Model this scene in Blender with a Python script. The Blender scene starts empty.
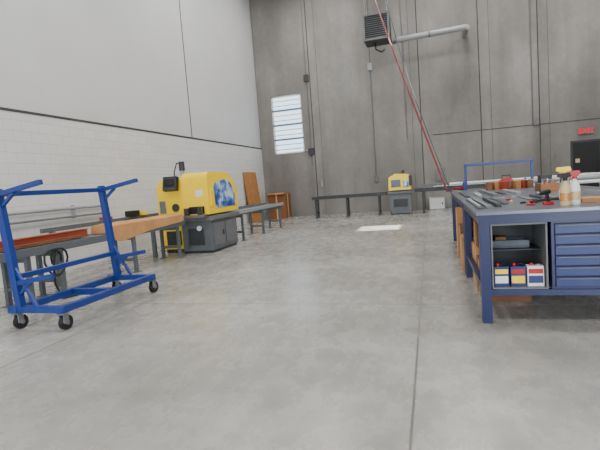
import bpy, bmesh, math, random
from mathutils import Vector, Matrix, Euler
random.seed(4)
def lin(c):
    o=[]
    for v in c:
        v=v/255.0
        o.append(v/12.92 if v<=0.04045 else ((v+0.055)/1.055)**2.4)
    return (o[0],o[1],o[2],1)
def newmat(name):
    m=bpy.data.materials.new(name); m.use_nodes=True
    nt=m.node_tree; b=nt.nodes['Principled BSDF']
    return m,nt,b
def M(name,c,rough=.5,metal=0,var=.12,scale=6,emit=0):
    m,nt,b=newmat(name)
    b.inputs['Roughness'].default_value=rough; b.inputs['Metallic'].default_value=metal
    tc=nt.nodes.new('ShaderNodeTexCoord'); n=nt.nodes.new('ShaderNodeTexNoise')
    n.inputs['Scale'].default_value=scale; n.inputs['Detail'].default_value=5
    nt.links.new(tc.outputs['Object'],n.inputs['Vector'])
    r=nt.nodes.new('ShaderNodeValToRGB'); L=lin(c)
    r.color_ramp.elements[0].position=.3; r.color_ramp.elements[1].position=.7
    r.color_ramp.elements[0].color=tuple(x*(1-var) for x in L[:3])+(1,)
    r.color_ramp.elements[1].color=tuple(min(1,x*(1+var)) for x in L[:3])+(1,)
    nt.links.new(n.outputs['Fac'],r.inputs['Fac']); nt.links.new(r.outputs['Color'],b.inputs['Base Color'])
    if emit:
        b.inputs['Emission Color'].default_value=L; b.inputs['Emission Strength'].default_value=emit
    return m

def mix(nt,a,b,fac,mode='MIX'):
    x=nt.nodes.new('ShaderNodeMix'); x.data_type='RGBA'; x.blend_type=mode
    for sock,v in ((x.inputs[6],a),(x.inputs[7],b)):
        if isinstance(v,tuple): sock.default_value=v
        else: nt.links.new(v,sock)
    if isinstance(fac,(int,float)): x.inputs[0].default_value=fac
    else: nt.links.new(fac,x.inputs[0])
    return x.outputs[2]
def noise(nt,vec,scale,det=6,mapscale=(1,1,1),rough=.6):
    mp=nt.nodes.new('ShaderNodeMapping'); mp.inputs['Scale'].default_value=mapscale
    nt.links.new(vec,mp.inputs['Vector'])
    n=nt.nodes.new('ShaderNodeTexNoise'); n.inputs['Scale'].default_value=scale
    n.inputs['Detail'].default_value=det; n.inputs['Roughness'].default_value=rough
    nt.links.new(mp.outputs['Vector'],n.inputs['Vector']); return n.outputs['Fac']
def ramp(nt,fac,stops):
    r=nt.nodes.new('ShaderNodeValToRGB'); e=r.color_ramp.elements
    e[0].position,e[0].color=stops[0]; e[1].position,e[1].color=stops[-1]
    for p,c in stops[1:-1]:
        x=e.new(p); x.color=c
    nt.links.new(fac,r.inputs['Fac']); return r.outputs['Color']
def g(v): return (v,v,v,1)

def m_concrete_wall():
    m,nt,b=newmat('tilt_up_concrete'); tc=nt.nodes.new('ShaderNodeTexCoord').outputs['Object']
    n1=noise(nt,tc,.4,6,(1,1,.6)); c=ramp(nt,n1,[(.3,lin((103,99,94))),(.5,lin((122,118,113))),(.7,lin((143,140,135)))])
    n2=noise(nt,tc,1.3,5,(1,1,.06)); s=ramp(nt,n2,[(.34,g(.76)),(.62,g(1.07))])
    c=mix(nt,c,s,.75,'MULTIPLY')
    n3=noise(nt,tc,5,6); s3=ramp(nt,n3,[(.3,g(.86)),(.7,g(1.09))]); c=mix(nt,c,s3,.6,'MULTIPLY')
    nt.links.new(c,b.inputs['Base Color']); b.inputs['Roughness'].default_value=.6
    bp=nt.nodes.new('ShaderNodeBump'); bp.inputs['Strength'].default_value=.1
    nt.links.new(n3,bp.inputs['Height']); nt.links.new(bp.outputs['Normal'],b.inputs['Normal'])
    return m
def m_floor():
    m,nt,b=newmat('sealed_concrete_floor'); tc=nt.nodes.new('ShaderNodeTexCoord').outputs['Object']
    n1=noise(nt,tc,.5,8); c=ramp(nt,n1,[(.34,lin((132,129,122))),(.5,lin((150,147,141))),(.66,lin((169,167,162)))])
    n2=noise(nt,tc,5,8,(1,.6,1),.7); s=ramp(nt,n2,[(.32,g(.8)),(.66,g(1.06))]); c=mix(nt,c,s,.85,'MULTIPLY')
    n4=noise(nt,tc,2.2,4,(.35,2.5,1)); s4=ramp(nt,n4,[(.3,g(.9)),(.6,g(1.04))]); c=mix(nt,c,s4,.75,'MULTIPLY')
    nt.links.new(c,b.inputs['Base Color'])
    r=ramp(nt,n2,[(.3,g(.2)),(.7,g(.34))]); nt.links.new(r,b.inputs['Roughness'])
    b.inputs['Specular IOR Level'].default_value=.55
    return m
def m_block():
    m,nt,b=newmat('painted_block'); tc=nt.nodes.new('ShaderNodeTexCoord')
    sp=nt.nodes.new('ShaderNodeSeparateXYZ'); cb=nt.nodes.new('ShaderNodeCombineXYZ')
    nt.links.new(tc.outputs['Object'],sp.inputs[0]); nt.links.new(sp.outputs[1],cb.inputs[0]); nt.links.new(sp.outputs[2],cb.inputs[1])
    br=nt.nodes.new('ShaderNodeTexBrick'); nt.links.new(cb.outputs[0],br.inputs['Vector'])
    br.inputs['Scale'].default_value=1; br.inputs['Brick Width'].default_value=.4; br.inputs['Row Height'].default_value=.205
    br.inputs['Mortar Size'].default_value=.006; br.inputs['Mortar Smooth'].default_value=.5
    br.inputs['Color1'].default_value=lin((208,206,203)); br.inputs['Color2'].default_value=lin((203,201,198)); br.inputs['Mortar'].default_value=lin((180,178,175))
    nt.links.new(br.outputs['Color'],b.inputs['Base Color']); b.inputs['Roughness'].default_value=.5
    bp=nt.nodes.new('ShaderNodeBump'); bp.inputs['Strength'].default_value=.35; bp.inputs['Distance'].default_value=.01; bp.invert=True
    nt.links.new(br.outputs['Fac'],bp.inputs['Height']); nt.links.new(bp.outputs['Normal'],b.inputs['Normal'])
    return m

concrete=m_concrete_wall(); floorm=m_floor(); block=m_block()
upper=M('painted_panel',(194,193,193),.6,var=.03,scale=1)
ceilm=M('ceiling_white',(215,215,215),.8,var=.03)
joint_ledge_shade=M('joint_and_ledge_shade',(60,58,55),.8)  # dark wall joints, also the painted ledge shadow on the left wall
seal=M('joint_sealant',(84,81,78),.8)
floorjoint=M('floor_joint_fill',(98,94,88),.7,var=.15,scale=3)
blue=M('blue_enamel',(20,50,124),.35,var=.08)
navy=M('navy_enamel',(24,34,78),.35,var=.08)
drawerblue=M('drawer_blue',(18,38,100),.35,var=.08)
gapm=M('drawer_gap',(8,12,30),.6)
yellow=M('yellow_enamel',(250,210,0),.3,var=.03)
grey=M('machine_grey',(88,93,96),.45,var=.08)
dgrey=M('dark_grey',(46,49,52),.5)
mgrey=M('mid_grey',(100,102,103),.5)
lgrey=M('light_grey',(146,148,149),.45,var=.06)
steel=M('steel',(140,143,148),.3,.8,var=.1,scale=20)
dsteel=M('dark_steel',(66,71,80),.3,.5,var=.2,scale=10)
topsteel=M('bench_top_steel',(104,110,120),.28,.55,var=.2,scale=5)
black=M('black_rubber',(14,14,16),.6)
white=M('white_paint',(222,222,220),.5,var=.03)
slat=M('blind_slat',(96,116,150),.5,var=.03)
wood=M('plywood',(166,114,64),.6,var=.2,scale=4)
woodd=M('wood_brown',(112,72,42),.6,var=.25,scale=5)
boxbrown=M('brown_carton',(122,78,46),.75,var=.2,scale=3)
card=M('kraft_card',(184,134,86),.75,var=.14,scale=5)
red=M('red_plastic',(170,18,16),.4)
hosem=M('hose_red',(112,22,20),.45)
rust=M('red_oxide',(146,58,32),.55,var=.15)
amber=M('amber_fluid',(186,128,62),.25)
tan=M('tan_plastic',(205,176,130),.35)
exitr=M('exit_red',(220,6,5),.5,emit=.3)
fill_lamp=M('fill_lamp_lens',(255,252,245),.5,emit=3)  # glowing lens of the added ceiling fixtures
ins=M('cabinet_inside',(44,49,55),.5)
def m_graphic():
    m,nt,b=newmat('blue_graphic_decal'); tc=nt.nodes.new('ShaderNodeTexCoord').outputs['Object']
    n=noise(nt,tc,4,5); c=ramp(nt,n,[(.4,lin((26,56,130))),(.5,lin((80,125,190))),(.6,lin((190,206,222)))])
    nt.links.new(c,b.inputs['Base Color']); b.inputs['Roughness'].default_value=.3; return m
graphic=m_graphic()

class B:
    def __init__(s,name): s.name=name; s.bm=bmesh.new(); s.m=[]
    def mi(s,m):
        if m not in s.m: s.m.append(m)
        return s.m.index(m)
    def _set(s,verts,m):
        i=s.mi(m)
        for f in {f for v in verts for f in v.link_faces}: f.material_index=i
    def box(s,x0,x1,y0,y1,z0,z1,m):
        r=bmesh.ops.create_cube(s.bm,size=1,matrix=Matrix.Translation(((x0+x1)/2,(y0+y1)/2,(z0+z1)/2))@Matrix.Diagonal((abs(x1-x0),abs(y1-y0),abs(z1-z0),1)))
        s._set(r['verts'],m); return s
    def rbox(s,c,size,rot,m):
        r=bmesh.ops.create_cube(s.bm,size=1,matrix=Matrix.Translation(c)@Euler(rot).to_matrix().to_4x4()@Matrix.Diagonal((*size,1)))
        s._set(r['verts'],m); return s
    def beam(s,p,q,w,h,m):
        p=Vector(p);q=Vector(q);d=q-p;L=d.length;z=d.normalized()
        up=Vector((0,0,1)) if abs(z.z)<.95 else Vector((0,1,0))
        x=up.cross(z).normalized(); y=z.cross(x)
        R=Matrix((x,y,z)).transposed().to_4x4()
        r=bmesh.ops.create_cube(s.bm,size=1,matrix=Matrix.Translation((p+q)/2)@R@Matrix.Diagonal((w,h,L,1)))
        s._set(r['verts'],m); return s
    def cyl(s,p,q,r1,m,r2=None,n=16):
        p=Vector(p);q=Vector(q);d=q-p
        R=d.to_track_quat('Z','Y').to_matrix().to_4x4()
        r=bmesh.ops.create_cone(s.bm,cap_ends=True,segments=n,radius1=r1,radius2=r1 if r2 is None else r2,depth=d.length,matrix=Matrix.Translation((p+q)/2)@R)
        s._set(r['verts'],m); return s
    def tube(s,pts,r,m,n=8):
        pts=[Vector(p) for p in pts]; rings=[]; x=None
        for i,p in enumerate(pts):
            t=(pts[min(i+1,len(pts)-1)]-pts[max(i-1,0)]).normalized()
            if x is None: x=t.orthogonal().normalized()
            else: x=(x-t*x.dot(t)).normalized()
            y=t.cross(x)
            rings.append([s.bm.verts.new(p+x*r*math.cos(a*2*math.pi/n)+y*r*math.sin(a*2*math.pi/n)) for a in range(n)])
        k=s.mi(m)
        for a,b in zip(rings,rings[1:]):
            for j in range(n):
                f=s.bm.faces.new((a[j],a[(j+1)%n],b[(j+1)%n],b[j])); f.material_index=k
        for rr in (rings[0][::-1],rings[-1]):
            f=s.bm.faces.new(rr); f.material_index=k
        return s
    def prism(s,pts,axis,a,b,m):
        def P(u,v,w): return {'x':(w,u,v),'y':(u,w,v),'z':(u,v,w)}[axis]
        A=[s.bm.verts.new(P(u,v,a)) for u,v in pts]; C=[s.bm.verts.new(P(u,v,b)) for u,v in pts]
        k=s.mi(m); n=len(pts); fs=[s.bm.faces.new(A),s.bm.faces.new(C[::-1])]
        for i in range(n): fs.append(s.bm.faces.new((A[i],C[i],C[(i+1)%n],A[(i+1)%n])))
        for f in fs: f.material_index=k
        return s
    def lathe(s,prof,c,m,n=20):
        k=s.mi(m); rings=[]
        for r,z in prof:
            rings.append([s.bm.verts.new((c[0]+r*math.cos(a*2*math.pi/n),c[1]+r*math.sin(a*2*math.pi/n),c[2]+z)) for a in range(n)])
        for a,b in zip(rings,rings[1:]):
            for j in range(n):
                f=s.bm.faces.new((a[j],a[(j+1)%n],b[(j+1)%n],b[j])); f.material_index=k
        for rr in (rings[0][::-1],rings[-1]):
            f=s.bm.faces.new(rr); f.material_index=k
        return s
    def done(s,bevel=.004,parent=None):
        bmesh.ops.recalc_face_normals(s.bm,faces=s.bm.faces)
        for e in s.bm.edges:
            if len(e.link_faces)==2 and e.calc_face_angle(0)>.6: e.smooth=False
        for f in s.bm.faces: f.smooth=True
        me=bpy.data.meshes.new(s.name); s.bm.to_mesh(me); s.bm.free()
        for m in s.m: me.materials.append(m)
        o=bpy.data.objects.new(s.name,me); bpy.context.collection.objects.link(o)
        if bevel:
            bv=o.modifiers.new('bevel','BEVEL'); bv.width=bevel; bv.segments=2; bv.limit_method='ANGLE'; bv.angle_limit=.7
        if parent: o.parent=parent
        return o

# ---------- room
XL,XR,YF,YB,H=-7.5,13.0,-6.0,20.0,11.0
B('floor').box(XL-.3,XR+.3,YF-.3,YB+.3,-.2,0,floorm).done(0)
SEAM=3.25
b=B('wall_left'); b.box(XL-.3,XL,YF-.3,YB+.3,0,SEAM,block); b.box(XL-.3,XL-.03,YF-.3,YB+.3,SEAM,H,upper); b.done(0)
wx0,wx1,wz0,wz1=-6.85,-5.42,2.92,5.55
b=B('wall_back')
b.box(XL,wx0,YB,YB+.3,0,H,concrete); b.box(wx1,XR,YB,YB+.3,0,H,concrete)
b.box(wx0,wx1,YB,YB+.3,0,wz0,concrete); b.box(wx0,wx1,YB,YB+.3,wz1,H,concrete); b.done(0)
B('wall_right').box(XR,XR+.3,YF-.3,YB+.3,0,H,upper).done(0)
b=B('wall_front')
b.box(XL,-5,YF-.3,YF,0,H,upper); b.box(-1,3,YF-.3,YF,0,H,upper); b.box(7,XR,YF-.3,YF,0,H,upper)
b.box(-5,-1,YF-.3,YF,4.6,H,upper); b.box(3,7,YF-.3,YF,4.6,H,upper); b.done(0)
dirv=Vector((3.0,-3.4,11.0)); sx=-1.5+3.0; sy=13.4-3.4
b=B('ceiling'); w=.62; l=.62
b.box(XL-.3,sx-w,YF-.3,YB+.3,H,H+.15,ceilm); b.box(sx+w,XR+.3,YF-.3,YB+.3,H,H+.15,ceilm)
b.box(sx-w,sx+w,YF-.3,sy-l,H,H+.15,ceilm); b.box(sx-w,sx+w,sy+l,YB+.3,H,H+.15,ceilm); b.done(0)

# trims / joints / painted ledge shadow
b=B('ledge_shadow_strip'); b.box(XL-.03,XL+.012,YF,YB,SEAM-.02,SEAM+.03,joint_ledge_shade); b.done(0)  # dark strip paints the ledge's shadow along the left wall seam
b=B('trim_2'); b.box(XL-.035,XL-.02,13.6,13.64,SEAM+.03,H,seal); b.box(XL-.035,XL-.02,4.6,4.64,SEAM+.03,H,seal);b.done(0)
b=B('trim_3')
for x in (-4.95,-.25,2.1,4.25,6.6): b.box(x-.02,x+.02,YB-.006,YB+.02,0,H,joint_ledge_shade)
for x in (-4.6,-.6,2.5,4.6): b.box(x-.01,x+.01,YB-.004,YB+.02,0,H,seal)
b.box(.2,XR,YB-.01,YB+.02,3.1,3.13,joint_ledge_shade); b.done(0)
b=B('trim_4')
for x in (-3.82,-.17): b.box(x-.008,x+.008,YF,YB,-.01,.0015,floorjoint)
for y in (.6,5.17,9.75,14.3): b.box(XL,XR,y-.006,y+.006,-.01,.0015,floorjoint)
b.done(0)
# window with louvre blind
b=B('window_1'); fr=.06
b.box(wx0,wx1,YB+.04,YB+.12,wz0,wz0+fr,white); b.box(wx0,wx1,YB+.04,YB+.12,wz1-fr,wz1,white)
b.box(wx0,wx0+fr,YB+.04,YB+.12,wz0,wz1,white); b.box(wx1-fr,wx1,YB+.04,YB+.12,wz0,wz1,white)
n=4
for i in range(1,n):
    z=wz0+(wz1-wz0)*i/n; b.box(wx0,wx1,YB+.03,YB+.12,z-.04,z+.04,slat)
z=wz0+.2
while z<wz1-.12:
    b.rbox(((wx0+wx1)/2,YB+.08,z),(wx1-wx0-.1,.09,.015),(.35,0,0),slat); z+=.22
b.done(0)

# ---------- conduits & boxes on back wall
b=B('wall_conduit')
for x,z0,z1 in ((-5.1,2.3,H),(-2.25,1.5,H),(-.85,3.0,H),(4.0,3.2,H)):
    b.cyl((x,YB-.035,z0),(x,YB-.035,z1),.02,mgrey,n=8)
b.box(-5.22,-4.98,YB-.1,YB-.001,2.75,3.05,dgrey); b.box(-5.2,-5.0,YB-.1,YB-.001,6.0,6.3,dgrey); b.box(-2.35,-2.15,YB-.1,YB-.001,6.1,6.4,lgrey)
b.box(-5.45,-5.05,YB-.06,YB-.001,2.95,3.0,lgrey)
b.box(4.0,4.2,YB-.12,YB-.001,3.1,3.35,mgrey); b.box(-2.33,-2.17,YB-.09,YB-.001,1.35,1.6,mgrey)
b.cyl((-4.7,YB-.08,1.3),(-4.7,YB-.08,1.6),.05,lgrey)
b.box(.25,.6,YB-.12,YB-.001,1.2,1.7,mgrey)
b.done(.004)
b=B('wall_pipe')
b.cyl((XL+.1,1,1.32),(XL+.1,9.0,1.32),.035,lgrey,n=10); b.cyl((XL+.12,1,1.14),(XL+.12,9.0,1.14),.022,mgrey,n=8)
for y in (2,4,6,8): b.box(XL,XL+.1,y-.02,y+.02,1.1,1.38,lgrey)
b.done(0)

# ---------- unit heater
b=B('unit_heater'); hx,hy,hz=-1.72,18.6,7.3
b.box(hx-.5,hx+.5,hy-.45,hy+.45,hz-.5,hz+.45,dgrey)
for i in range(11):
    z=hz-.42+i*.077; b.rbox((hx,hy-.48,z),(.86,.06,.01),(.6,0,0),mgrey)
b.box(hx-.5,hx-.43,hy-.52,hy-.44,hz-.5,hz+.45,mgrey); b.box(hx+.43,hx+.5,hy-.52,hy-.44,hz-.5,hz+.45,mgrey)
b.box(hx-.5,hx+.5,hy-.52,hy-.44,hz-.52,hz-.45,mgrey); b.box(hx-.5,hx+.5,hy-.52,hy-.44,hz+.4,hz+.47,mgrey)
for dx in (-.42,.42):
    for dy in (-.35,.35): b.cyl((hx+dx,hy+dy,hz+.45),(hx+dx,hy+dy,H),.012,lgrey,n=6)
b.tube([(hx-.1,hy,hz-.48),(hx-.1,hy,hz-.75),(hx+.1,hy+.1,hz-.85),(hx+.2,hy+.4,hz-.7)],.03,black)
b.done(.008)
b=B('heater_flue')
b.cyl((-1.19,18.95,6.88),(1.6,18.95,6.95),.11,lgrey); b.cyl((1.6,18.95,6.95),(1.6,19.3,6.95),.11,lgrey)
b.cyl((1.6,19.3,6.95),(1.6,YB-.01,6.95),.11,lgrey); b.cyl((-1.19,18.95,6.88),(-1.05,18.95,6.885),.13,mgrey)
b.cyl((.2,18.95,6.92),(.26,18.95,6.922),.125,mgrey); b.done(0)

# ---------- red air hose
b=B('air_hose'); P0=Vector((.3,9.45,1.14)); P1=Vector((-2.5,14.72,H-.02)); pts=[]
for i in range(41):
    t=i/40; p=P0.lerp(P1,t); p.z-=.22*math.sin(math.pi*t); pts.append(p)
b.tube(pts,.02,hosem); b.cyl(pts[-2],P1,.05,dgrey)
b.tube([P0+Vector((.1*math.cos(a*.5)+.22,.1*math.sin(a*.5),-.02+.002*a)) for a in range(26)],.014,hosem)
b.done(0)
b=B('power_cable_drop'); P0=Vector((.36,9.9,1.2)); P1=Vector((-1.75,16.5,H-.02)); pts=[]
for i in range(31):
    t=i/30; p=P0.lerp(P1,t); p.z-=.9*math.sin(math.pi*t); pts.append(p)
b.tube(pts,.012,dgrey); b.box(.3,.42,9.85,9.95,1.075,1.2,dgrey); b.done(0)

def conveyor(name,axis,a0,a1,c0,c1,z,legs,frame=grey,rol=steel,pitch=.16):
    b=B(name)
    def T(a,c,zz): return (c,a,zz) if axis=='y' else (a,c,zz)
    def bx(a,aa,c,cc,z0,z1,m):
        if axis=='y': b.box(c,cc,a,aa,z0,z1,m)
        else: b.box(a,aa,c,cc,z0,z1,m)
    bx(a0,a1,c0,c0+.04,z-.12,z,frame); bx(a0,a1,c1-.04,c1,z-.12,z,frame)
    a=a0+.06
    while a<a1-.04:
        b.cyl(T(a,c0+.04,z-.035),T(a,c1-.04,z-.035),.028,rol,n=10); a+=pitch
    for l in legs:
        for c in (c0+.03,c1-.09):
            bx(l-.035,l+.035,c,c+.06,0.012,z-.1,frame); bx(l-.08,l+.08,c-.03,c+.09,0,.012,frame)
        bx(l-.025,l+.025,c0+.05,c1-.05,.22,.28,frame); bx(l-.025,l+.025,c0+.05,c1-.05,z-.2,z-.13,frame)
    return b
conveyor('infeed_roller_conveyor','y',3.2,9.25,-6.05,-5.5,.84,(3.6,5.0,5.6,7.4,9.0)).done(.003)
bo=conveyor('outfeed_roller_conveyor','y',11.12,15.3,-5.6,-5.08,.86,(11.7,13.3,15.0),frame=grey)
bo.box(-5.08,-5.04,11.2,15.2,.78,.88,lgrey); bo.box(-5.63,-5.6,11.2,15.2,.84,.93,mgrey); bo.done(.003)
conveyor('long_roller_conveyor','x',-4.75,-1.7,18.1,18.6,.9,(-4.6,-3.3,-2.0),frame=dgrey,pitch=.3).done(.003)
bb=conveyor('long_roller_conveyor','x',-.62,8.5,18.1,18.6,.95,(-.3,1.2,3,4.8,6.5,8.2),frame=dgrey,pitch=.3); bb.box(-.55,8.4,18.62,18.66,.93,1.1,mgrey); bb.done(.003)
b=B('metal_tube_stock')
for i in range(5): b.cyl((.1+.3*i,18.18+.08*i,.99),(7.2-.2*i,18.18+.08*i,.99),.037,[steel,white,lgrey][i%3],n=10)
for i in range(4): b.cyl((.7+.3*i,18.22+.08*i,1.06),(6.9-.2*i,18.22+.08*i,1.06),.037,[white,lgrey][i%2],n=10)
b.done(0)

# ---------- big yellow saw
b=B('band_saw_machine')
b.box(-5.78,-5.0,9.55,11.0,.06,.78,grey); b.box(-5.8,-5.02,9.6,10.95,0,.06,dgrey)
b.box(-5.84,-4.93,9.5,11.08,.78,.88,mgrey)
b.box(-5.0,-4.985,9.65,10.2,.15,.7,mgrey); b.box(-5.0,-4.985,10.3,10.9,.15,.7,mgrey)
b.box(-4.985,-4.97,10.12,10.16,.38,.5,black)
b.box(-5.6,-5.2,9.53,9.55,.2,.6,dgrey); b.cyl((-5.3,9.5,.6),(-5.3,9.55,.6),.06,white)
b.box(-6.4,-5.82,9.7,10.9,.1,.86,yellow); b.box(-6.3,-5.9,9.68,9.7,.2,.55,dgrey); b.box(-6.38,-5.84,9.75,10.85,0,.1,dgrey)
b.prism([(-6.42,.9),(-5.7,.9),(-5.7,1.68),(-5.8,1.8),(-6.3,1.8),(-6.42,1.65)],'y',9.62,10.8,yellow)
b.box(-6.4,-5.75,9.65,10.75,.86,.9,dgrey)
b.box(-6.36,-6.2,9.6,9.62,1.0,1.3,mgrey)
b.cyl((-5.93,9.6,1.12),(-5.93,9.62,1.12),.1,dgrey)
prof=[(9.5,.92),(9.5,1.66)]
for i in range(7): a=math.pi-i*math.pi/12; prof.append((9.66+.16*math.cos(a),1.76+.16*math.sin(a)))
for i in range(13): a=math.pi/2-i*math.pi/24; prof.append((10.45+.7*math.cos(a),1.27+.65*math.sin(a)))
prof.append((11.15,.92))
b.prism(prof,'x',-5.66,-4.98,yellow)
gp=[(9.85,1.05),(9.8,1.64)]
for i in range(13): a=math.pi/2-i*math.pi/24; gp.append((10.42+.55*math.cos(a),1.2+.54*math.sin(a)))
gp.append((10.97,1.05))
b.prism(gp,'x',-4.98,-4.965,graphic)
b.box(-4.98,-4.955,9.6,9.72,1.1,1.5,yellow)
b.box(-5.5,-5.1,9.485,9.5,.95,1.12,black); b.box(-5.6,-5.05,9.3,9.5,.86,.93,steel)
b.box(-5.3,-5.12,9.49,9.5,1.35,1.5,white)
b.box(-5.55,-5.45,9.32,9.42,.93,1.1,dgrey); b.box(-5.2,-5.1,9.32,9.42,.93,1.1,dgrey)
b.rbox((-5.95,9.52,1.7),(.36,.12,.34),(-.25,0,0),dgrey); b.rbox((-5.95,9.45,1.73),(.26,.01,.17),(-.25,0,0),black)
for i,m_ in enumerate((red,lgrey,yellow)): b.cyl((-6.05+.1*i,9.43,1.58),(-6.05+.1*i,9.47,1.58),.02,m_,n=10)
b.cyl((-5.74,9.75,1.7),(-5.74,9.75,2.12),.045,steel); b.cyl((-5.74,9.75,2.0),(-5.74,9.75,2.22),.07,dgrey)
b.cyl((-5.9,10.3,1.78),(-5.9,10.3,1.94),.1,yellow); b.tube([(-5.74,9.75,2.15),(-5.9,9.8,2.2),(-6.05,9.9,2.0),(-6.1,9.95,1.78)],.015,black)
b.cyl((-6.2,10,1.8),(-6.2,10,1.87),.12,dgrey)
b.done(.014)

b=B('chop_saw_machine'); x0=-1.62;x1=-.68
b.box(x0+.05,x1-.05,18.05,18.65,.03,.82,grey); b.box(x0+.1,x1-.1,18.1,18.6,0,.03,dgrey); b.box(x0,x1,17.98,18.7,.82,.9,mgrey)
pr=[(x0+.02,.95),(x1-.05,.95),(x1-.02,1.4),(x1-.14,1.56),(x0+.3,1.6),(x0+.05,1.47)]
b.prism(pr,'y',18.05,18.6,yellow); b.box(x0+.14,x0+.5,18.03,18.05,1.08,1.36,dsteel); b.box(x0+.08,x1-.08,18.1,18.6,.9,.95,dgrey)
b.box(x0+.6,x0+.8,18.03,18.05,1.05,1.3,graphic); b.box(x0+.2,x1-.2,18.03,18.05,.3,.6,dgrey)
b.cyl((x0+.6,18.3,1.5),(x0+.6,18.3,1.72),.05,dgrey); b.box(x1-.12,x1,18.0,18.05,1.1,1.5,dgrey)
b.done(.01)

def cart(name,ox,oy):
    b=B(name); L=1.72; W=.66
    def P(x,y,z): return (ox+x,oy+y,z)
    s=.08; z=.24
    for x in (0.0,W): b.beam(P(x,-.05,z),P(x,L+.05,z),s,s,blue)
    for y in (0,L): b.beam(P(-.1,y,z+.003),P(W+.05,y,z+.003),s*.95,s*.95,blue)
    b.beam(P(0,L/2,z),P(W,L/2,z),s,s,blue)
    for y in (0.0,L):
        b.beam(P(.07,y,z),P(-.06,y,1.66),.085,.08,blue)
        for zz,up,ln in ((1.60,.1,.62),(.55,.08,.55)):
            xx=.06-.1*(zz-z)/(1.66-z)
            b.beam(P(xx,y,zz),P(xx+ln,y,zz+up),.06,.055,blue)
            b.beam(P(xx,y,zz-.16),P(xx+.22,y,zz+.01),.04,.035,blue)
        b.beam(P(0.04,y,.75),P(.0+.32,y,.25),.035,.035,blue)
    b.beam(P(-.05,0,1.6),P(-.05,L,1.6),.06,.06,blue)
    b.beam(P(0.03,0,.62),P(0.03,L,.62),.06,.06,blue)
    for x in (0.0,W):
        for y in (0.0,L):
            b.box(ox+x-.05,ox+x+.05,oy+y-.05,oy+y+.05,.185,.2,steel)
            b.box(ox+x-.035,ox+x-.028,oy+y-.03,oy+y+.05,.08,.19,steel); b.box(ox+x+.028,ox+x+.035,oy+y-.03,oy+y+.05,.08,.19,steel)
            b.cyl((ox+x-.028,oy+y+.03,.085),(ox+x+.028,oy+y+.03,.085),.085,black,n=24)
            b.cyl((ox+x-.037,oy+y+.03,.085),(ox+x+.037,oy+y+.03,.085),.03,steel,n=12)
    return b
cart('material_rack_cart',-4.75,4.05).done(.004)
b=B('blue_frame_rack')
for x in (.85,2.35):
    b.beam((x,12,.06),(x,12,1.62),.06,.06,blue); b.beam((x,11.6,.03),(x,12.9,.03),.06,.06,blue)
    b.beam((x,12.8,.06),(x,12.8,1.2),.05,.05,blue)
b.beam((.82,12,1.62),(2.38,12,1.62),.06,.06,blue); b.beam((.85,12,.9),(2.35,12,.9),.05,.05,blue); b.beam((.85,12.8,.6),(2.35,12.8,.6),.05,.05,blue)
b.done(.004)

# ---------- stuff on infeed conveyor
b=B('wrapped_wood_beam'); k=b.mi(card); prev=None
ys=[6.75+i*.13 for i in range(20)]
prof=[(-5.95,.845),(-5.95,.96),(-5.91,1.0),(-5.56,1.0),(-5.52,.965),(-5.5,.845)]
for y in ys:
    row=[b.bm.verts.new((x+random.uniform(-.006,.006),y,z+(random.uniform(-.006,.006) if z>.85 else 0))) for x,z in prof]
    if prev:
        for j in range(len(row)):
            f=b.bm.faces.new((prev[j],prev[(j+1)%6],row[(j+1)%6],row[j])); f.material_index=k
    else:
        f=b.bm.faces.new(row); f.material_index=k
    prev=row
f=b.bm.faces.new(prev); f.material_index=k
b.done(0)
b=B('kraft_paper_sheet')
b.prism([(6.75,.97),(6.75,.72),(6.95,.66),(7.3,.7),(7.8,.76),(8.6,.8),(9.1,.82),(9.1,.97)],'x',-5.485,-5.475,card); b.done(0)
b=B('steel_channel_stock'); b.box(-5.88,-5.76,3.9,6.45,.842,.96,rust); b.box(-5.9,-5.74,3.9,6.45,.96,.975,rust); b.box(-5.72,-5.66,3.6,6.2,.842,.89,woodd); b.done(.003)
b=B('power_cord'); b.tube([(-5.44+.02*math.sin(i),5.3+.18*math.cos(i*.5)+.01*i,.57+.2*math.sin(i*.5)) for i in range(20)],.016,black); b.tube([(-5.44,5.4,.78),(-5.43,5.32,.5),(-5.42,5.3,.25),(-5.4,5.4,.014),(-5.3,5.7,.014)],.016,black); b.done(0)
b=B('length_stop_rail'); b.beam((-6.3,6.0,1.0),(-6.3,9.4,1.0),.05,.08,grey); b.box(-6.35,-6.25,6.2,6.26,0,1,grey); b.box(-6.35,-6.25,9.1,9.16,0,1,grey)
b.box(-6.38,-6.22,8.3,8.6,1.04,1.16,black); b.box(-6.4,-6.2,8.7,8.85,1.04,1.12,yellow); b.box(-6.38,-6.22,7.5,7.7,1.04,1.1,rust); b.done(.004)

# ---------- corner
b=B('cardboard_carton'); b.box(-7.05,-6.25,19.1,19.9,0,1.12,boxbrown)
b.box(-7.06,-6.24,19.095,19.105,.98,1.12,woodd); b.box(-6.68,-6.62,19.09,19.1,0,1.1,tan); b.box(-7.05,-6.66,19.1,19.9,1.12,1.135,wood); b.box(-6.64,-6.25,19.1,19.9,1.12,1.13,wood)
b.box(-6.25,-6.245,19.45,19.55,0,1.1,tan); b.rbox((-6.65,19.05,1.13),(.78,.16,.008),(.5,0,0),wood); b.done(.004)
b=B('plywood_sheet'); b.beam((-7.25,18.2,.01),(-7.47,18.2,2.15),.02,1.4,wood); b.done(.002)

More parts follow.
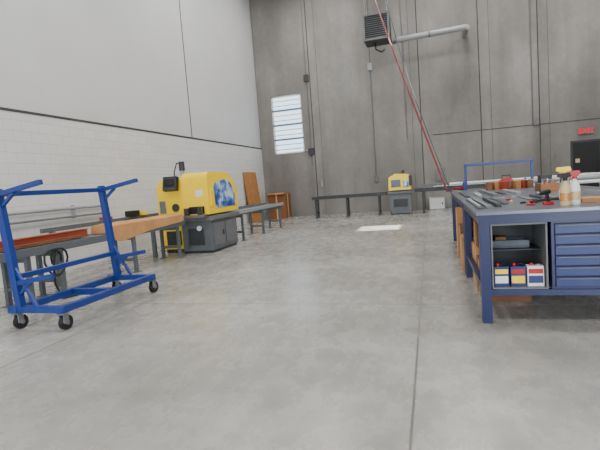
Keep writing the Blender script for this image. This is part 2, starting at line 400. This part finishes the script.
# ---------- workbench
Z=1.07
b=B('workbench'); x0,x1,y0,y1=.42,2.5,4.5,6.6
b.box(x0-.03,x1+.03,y0-.04,y1+.04,Z-.03,Z,topsteel)
b.box(x0,x1,y0,y0+.06,Z-.12,Z-.03,navy); b.box(x0,x1,y1-.06,y1,Z-.12,Z-.03,navy)
b.box(x0,x0+.06,y0+.06,y1-.06,Z-.12,Z-.03,navy); b.box(x1-.06,x1,y0+.06,y1-.06,Z-.12,Z-.03,navy)
for x in (x0,x1-.09):
    for y in (y0+.002,y1-.092): b.box(x+.001,x+.09,y,y+.09,0,Z-.05,navy)
b.box(x0+.09,x1-.09,y0+.01,y0+.06,.27,.325,navy); b.box(x0+.02,x0+.07,y0+.09,y1-.09,.27,.325,navy); b.box(x1-.07,x1-.02,y0+.09,y1-.09,.27,.325,navy)
cy=y0+.03
b.box(.52,1.0,cy,cy+.6,.325,.34,mgrey); b.box(.52,.535,cy,cy+.6,.34,.95,mgrey); b.box(.985,1.0,cy,cy+.6,.34,.95,mgrey)
b.box(.535,.985,cy+.58,cy+.6,.34,.95,ins); b.box(.535,.985,cy,cy+.6,.93,.95,mgrey); b.box(.536,.984,cy+.2,cy+.58,.66,.672,ins)
dx0,dx1=1.03,1.72
b.box(dx0,dx1,cy,cy+.6,.325,.95,navy); nd=6; hh=(.93-.345)/nd
b.box(dx0+.025,dx1-.025,cy-.002,cy,.345,.932,gapm)
for i in range(nd):
    z0=.345+i*hh
    b.box(dx0+.03,dx1-.03,cy-.02,cy-.002,z0+.007,z0+hh-.007,drawerblue)
    b.box(dx0+.05,dx1-.05,cy-.03,cy-.02,z0+hh-.022,z0+hh-.014,mgrey)
b.box(1.75,2.4,cy,cy+.6,.325,.95,navy); b.box(1.78,2.37,cy-.015,cy,.36,.92,drawerblue)
b.done(.003)
b=B('workbench'); x0,x1,y0,y1=.42,2.5,6.75,10.2
b.box(x0-.03,x1+.03,y0-.04,y1+.04,Z-.03,Z,topsteel)
b.box(x0,x1,y0,y0+.06,Z-.12,Z-.03,navy); b.box(x0,x1,y1-.06,y1,Z-.12,Z-.03,navy)
b.box(x0,x0+.06,y0+.06,y1-.06,Z-.12,Z-.03,navy); b.box(x1-.06,x1,y0+.06,y1-.06,Z-.12,Z-.03,navy)
for x in (x0,x1-.09):
    for y in (y0+.002,(y0+y1)/2,y1-.092): b.box(x+.001,x+.09,y,y+.09,0,Z-.05,navy)
b.done(.004)
def carton(xa,xb,ya,yb,z0,h,mm):
    b=B('cardboard_box'); b.box(xa,xb,ya,yb,z0,z0+h,mm); b.box(xa-.003,xa,(ya+yb)/2-.03,(ya+yb)/2+.03,z0+.005,z0+h,tan)
    b.box(xa,xb,ya+.01,(ya+yb)/2-.002,z0+h,z0+h+.008,mm); b.box(xa,xb,(ya+yb)/2+.002,yb-.01,z0+h,z0+h+.008,mm); b.done(.003)
for q in ((.4,.95,6.9,7.35,0,.5,card),(.42,.95,7.42,7.95,0,.6,woodd),(.4,.95,8.0,8.35,0,.85,card),(.46,.95,8.7,9.3,0,.55,card),
          (.46,.9,6.86,7.3,.51,.35,woodd),(.5,1.0,5.3,5.85,0,.42,woodd),(.5,1.0,5.9,6.48,0,.5,card),(.52,.95,5.92,6.4,.51,.3,boxbrown)): carton(*q)

# things on benches
b=B('steel_bar_stock')
for i,(x,ya,yb) in enumerate(((.45,4.8,6.5),(.53,4.9,6.55),(.64,5.0,6.3),(.75,5.3,6.5))):
    b.box(x,x+.05,ya,yb,Z,Z+.018+.01*(i%3),[dsteel,mgrey,dgrey][i%3])
b.box(.46,.49,5.0,6.4,Z+.018,Z+.03,lgrey)
for i in range(3):
    x=1.1+i*.14
    b.box(x,x+.06,5.75+random.uniform(0,.2),6.55,Z,Z+.015+.015*(i%2),[mgrey,dsteel][i%2])
b.done(.003)
b=B('hand_tool_set')
for i in range(4):
    x=random.uniform(.88,.98); y=5.0+i*.35; a=random.uniform(-1.0,1.0)
    L=.07; d=Vector((math.sin(a),math.cos(a),0))*L; c=Vector((x,y,Z+.01))
    b.beam(c-d,c+d*.2,.02,.018,[red,black,yellow][i%3]); b.beam(c+d*.2,c+d,.01,.009,steel)
b.done(.002)
b=B('steel_bar_stock')
for i in range(5):
    x=.5+i*.18; b.box(x,x+.06,6.9+random.uniform(0,.9),9.2-random.uniform(0,1.1),Z,Z+.02+.012*(i%3),[dgrey,lgrey,mgrey][i%3])
b.done(.003)
b=B('parts_bin')
b.box(1.6,1.9,7.6,8.0,Z,Z+.01,woodd)
b.box(1.6,1.61,7.6,8.0,Z,Z+.12,woodd); b.box(1.89,1.9,7.6,8.0,Z,Z+.12,woodd); b.box(1.61,1.89,7.6,7.61,Z,Z+.12,wood); b.box(1.61,1.89,7.99,8.0,Z,Z+.12,wood)
for i in range(6): b.cyl((1.65+.04*i,7.7+.03*i,Z+.02),(1.66+.04*i,7.75+.03*i,Z+.15),.015,[steel,rust][i%2],n=8)
b.done(.002)
b=B('steel_angle_stock'); b.box(1.85,1.93,4.9,6.5,Z,Z+.012,lgrey); b.box(1.85,1.862,4.9,6.5,Z+.012,Z+.06,lgrey); b.done(.002)
b=B('bar_clamp'); b.beam((1.05,5.32,Z+.02),(1.5,5.6,Z+.02),.02,.03,dgrey); b.box(1.02,1.08,5.27,5.35,Z,Z+.045,dgrey); b.box(1.44,1.5,5.55,5.63,Z,Z+.05,dgrey); b.cyl((1.0,5.24,Z+.025),(1.04,5.29,Z+.025),.014,red); b.done(.003)
b=B('wood_block_pile')
for i in range(7):
    x=1.1+i*.12; b.rbox((x,9.55+.1*(i%2),Z+.075),(.1,.22,.15),(0,0,.3*(i%3)),[woodd,wood,rust][i%3])
b.done(.004)
b=B('toolbox_red'); b.box(1.35,1.6,9.85,10.05,Z,Z+.17,red); b.prism([(1.37,Z+.17),(1.58,Z+.17),(1.54,Z+.21),(1.41,Z+.21)],'y',9.86,10.04,red); b.tube([(1.4,9.95,Z+.2),(1.4,9.95,Z+.26),(1.55,9.95,Z+.26),(1.55,9.95,Z+.2)],.01,black); b.done(.003)
b=B('bench_vise'); b.box(1.95,2.2,9.5,9.75,Z,Z+.08,dgrey); b.box(1.98,2.17,9.55,9.65,Z+.08,Z+.22,dgrey); b.box(1.98,2.17,9.36,9.42,Z+.1,Z+.22,dgrey); b.cyl((2.07,9.25,Z+.13),(2.07,9.6,Z+.13),.02,steel); b.cyl((1.97,9.27,Z+.13),(2.17,9.27,Z+.13),.01,steel); b.done(.004)
b=B('tube_bundle')
for i in range(4):
    for j in range(2): b.cyl((1.35,11.1+.09*i,1.02+.085*j+.04),(3.9,11.1+.09*i,1.02+.085*j+.04),.04,[white,lgrey,mgrey][(i+j)%3],n=10)
for x in (1.7,3.6): b.box(x-.03,x+.03,11.02,11.44,.98,1.02,lgrey); b.box(x-.03,x+.03,11.05,11.1,0,.98,lgrey); b.box(x-.03,x+.03,11.36,11.41,0,.98,lgrey)
b.done(0)
def bottle(x,y,body,trig,sc=1.0,label=white):
    b=B('spray_bottle')
    b.lathe([(.036*sc,0),(.04*sc,.01),(.04*sc,.13*sc),(.034*sc,.165*sc),(.016*sc,.2*sc),(.015*sc,.215*sc)],(x,y,Z),body)
    b.lathe([(.0405*sc,.04*sc),(.0405*sc,.11*sc)],(x,y,Z),label)
    b.cyl((x,y,Z+.212*sc),(x,y,Z+.235*sc),.018*sc,trig)
    b.prism([(x-.06*sc,Z+.25*sc),(x-.055*sc,Z+.275*sc),(x+.035*sc,Z+.28*sc),(x+.045*sc,Z+.25*sc),(x+.01*sc,Z+.23*sc),(x-.01*sc,Z+.23*sc)],'y',y-.013,y+.013,trig)
    b.prism([(x-.03*sc,Z+.25*sc),(x-.022*sc,Z+.25*sc),(x-.03*sc,Z+.2*sc),(x-.042*sc,Z+.195*sc)],'y',y-.008,y+.008,trig)
    return b.done(.002)
bottle(1.2,4.72,tan,black,1.1,amber); bottle(1.3,4.8,white,red,1.15,tan); bottle(1.27,5.0,lgrey,yellow,1.3)
b=B('heat_gun'); b.cyl((1.03,4.95,Z+.12),(1.13,5.0,Z+.13),.025,black); b.cyl((1.0,4.935,Z+.118),(1.03,4.95,Z+.12),.017,steel); b.beam((1.12,4.99,Z+.005),(1.1,4.985,Z+.12),.03,.035,black); b.box(1.07,1.16,4.95,5.03,Z,Z+.03,red); b.done(.004)
b=B('wood_plank'); b.box(1.4,1.8,4.95,5.15,Z+0,Z+.045,wood); b.done(.004)
def can(x,c1,c2,w=.12):
    b=B('fluid_can'); z=.341
    b.box(x,x+w,4.58,4.68,z,z+.19,c1); b.box(x+.008,x+w-.008,4.577,4.58,z+.03,z+.1,c2); b.box(x+.008,x+w-.008,4.577,4.58,z+.12,z+.165,yellow if c2 is white else red)
    b.cyl((x+w*.3,4.63,z+.19),(x+w*.3,4.63,z+.215),.016,red); b.tube([(x+w*.5,4.63,z+.19),(x+w*.55,4.63,z+.21),(x+w*.85,4.63,z+.21),(x+w*.9,4.63,z+.19)],.006,black); b.done(.004)
can(.545,drawerblue,white,.13); can(.69,drawerblue,yellow,.13); can(.835,white,drawerblue,.14)
b=B('tool_tray'); b.box(.56,.9,4.8,5.05,.673,.69,dsteel); b.box(.56,.9,4.8,4.81,.69,.75,dsteel); b.box(.56,.9,5.04,5.05,.69,.75,dsteel); b.box(.6,.7,4.86,4.98,.69,.78,woodd); b.done(.002)

# ---------- door, exit sign
b=B('door_1'); X0,X1=5.3,6.35
b.box(X0,X1,YB-.03,YB-.001,0,2.35,dgrey); b.box(X0+.07,X1-.07,YB-.05,YB-.03,.01,2.27,black); b.box(X1-.2,X1-.12,YB-.1,YB-.05,1.0,1.06,steel); b.box(X0+.2,X1-.25,YB-.09,YB-.05,1.02,1.1,steel); b.box(X0+.15,X0+.3,YB-.055,YB-.05,1.5,1.65,tan); b.done(.004)
b=B('exit_sign'); b.box(5.6,6.05,YB-.08,YB-.01,2.57,2.82,mgrey); o=b.done(.006)
c=bpy.data.curves.new('exit_text','FONT'); c.body='EXIT'; c.size=.27; c.align_x='CENTER'; c.extrude=.004; c.offset=.008; c.materials.append(exitr)
t=bpy.data.objects.new('letters',c); bpy.context.collection.objects.link(t); t.location=(5.825,YB-.087,2.6); t.rotation_euler=(math.pi/2,0,0); t.parent=o
b=B('storage_rack')
for x in (6.6,7.6):
    for y in (19.0,19.6): b.box(x-.03,x+.03,y-.03,y+.03,0,1.7,black)
for z in (.3,.9,1.5): b.box(6.6,7.6,19.0,19.6,z,z+.04,black)
b.box(6.7,7.1,19.1,19.5,1.54,1.8,dgrey); b.box(7.15,7.5,19.1,19.5,.94,1.2,card); b.done(.004)
b=B('electrical_cabinet'); b.box(-.1,.55,19.55,19.95,0,.5,lgrey); b.box(-.07,.52,19.53,19.55,.03,.47,white); b.box(.42,.46,19.5,19.53,.2,.3,dgrey); b.done(.006)

# ---------- lights
def area(name,loc,size,sy_,power,rot=(0,0,0),col=(1,1,1)):
    l=bpy.data.lights.new(name,'AREA'); l.shape='RECTANGLE'; l.size=size; l.size_y=sy_; l.energy=power; l.color=col
    o=bpy.data.objects.new(name,l); o.location=loc; o.rotation_euler=rot; bpy.context.collection.objects.link(o); return o
for x in (-4.5,1,6.5,):  # unseen ceiling fixtures with area lamps, added to brighten the room
    for y in (-1,6,13,17.5):
        if abs(x-1)<.1 and y==13: y=12.6
        bb=B('added_ceiling_light'); bb.box(x-.65,x+.65,y-.3,y+.3,10.2,10.3,lgrey); bb.box(x-.6,x+.6,y-.26,y+.26,10.19,10.2,fill_lamp)
        for dx in (-.5,.5): bb.cyl((x+dx,y,10.3),(x+dx,y,H),.008,steel,n=6)
        o=bb.done(0); a=area('fill_lamp',(x,y,10.17),1.2,.5,265 if y<17 else 180,col=(1,.995,.985)); a.parent=o
area('daylight_door',(-3,YF-.35,2.3),3.9,4.5,540,(math.radians(90),0,0),(.94,.97,1))
area('daylight_door',(5,YF-.35,2.3),3.9,4.5,540,(math.radians(90),0,0),(.94,.97,1))
s=bpy.data.lights.new('sun','SUN'); s.energy=22; s.angle=.01; s.color=(1,.97,.92)
so=bpy.data.objects.new('sun',s); so.rotation_euler=dirv.to_track_quat('Z','Y').to_euler(); so.location=(0,0,20); bpy.context.collection.objects.link(so)
w=bpy.data.worlds.new('world'); bpy.context.scene.world=w; w.use_nodes=True
w.node_tree.nodes['Background'].inputs[0].default_value=(.72,.87,1,1); w.node_tree.nodes['Background'].inputs[1].default_value=2.6

# ---------- camera
Yc=Vector((130,-50,450)).normalized()
Xc=Vector((1530,-75,-450)); Xc=(Xc-Yc*Xc.dot(Yc)).normalized()
Zc=Xc.cross(Yc)
if Zc.y>0: Zc=-Zc
R=Vector((Xc.x,Yc.x,Zc.x)); D=Vector((Xc.y,Yc.y,Zc.y)); F=Vector((Xc.z,Yc.z,Zc.z))
cam=bpy.data.cameras.new('camera'); cam.sensor_width=36; cam.lens=450/600*36; cam.clip_end=200
co=bpy.data.objects.new('camera',cam); bpy.context.collection.objects.link(co)
m=Matrix((R,-D,-F)).transposed().to_4x4(); m.translation=(0,0,1.45); co.matrix_world=m
bpy.context.scene.camera=co
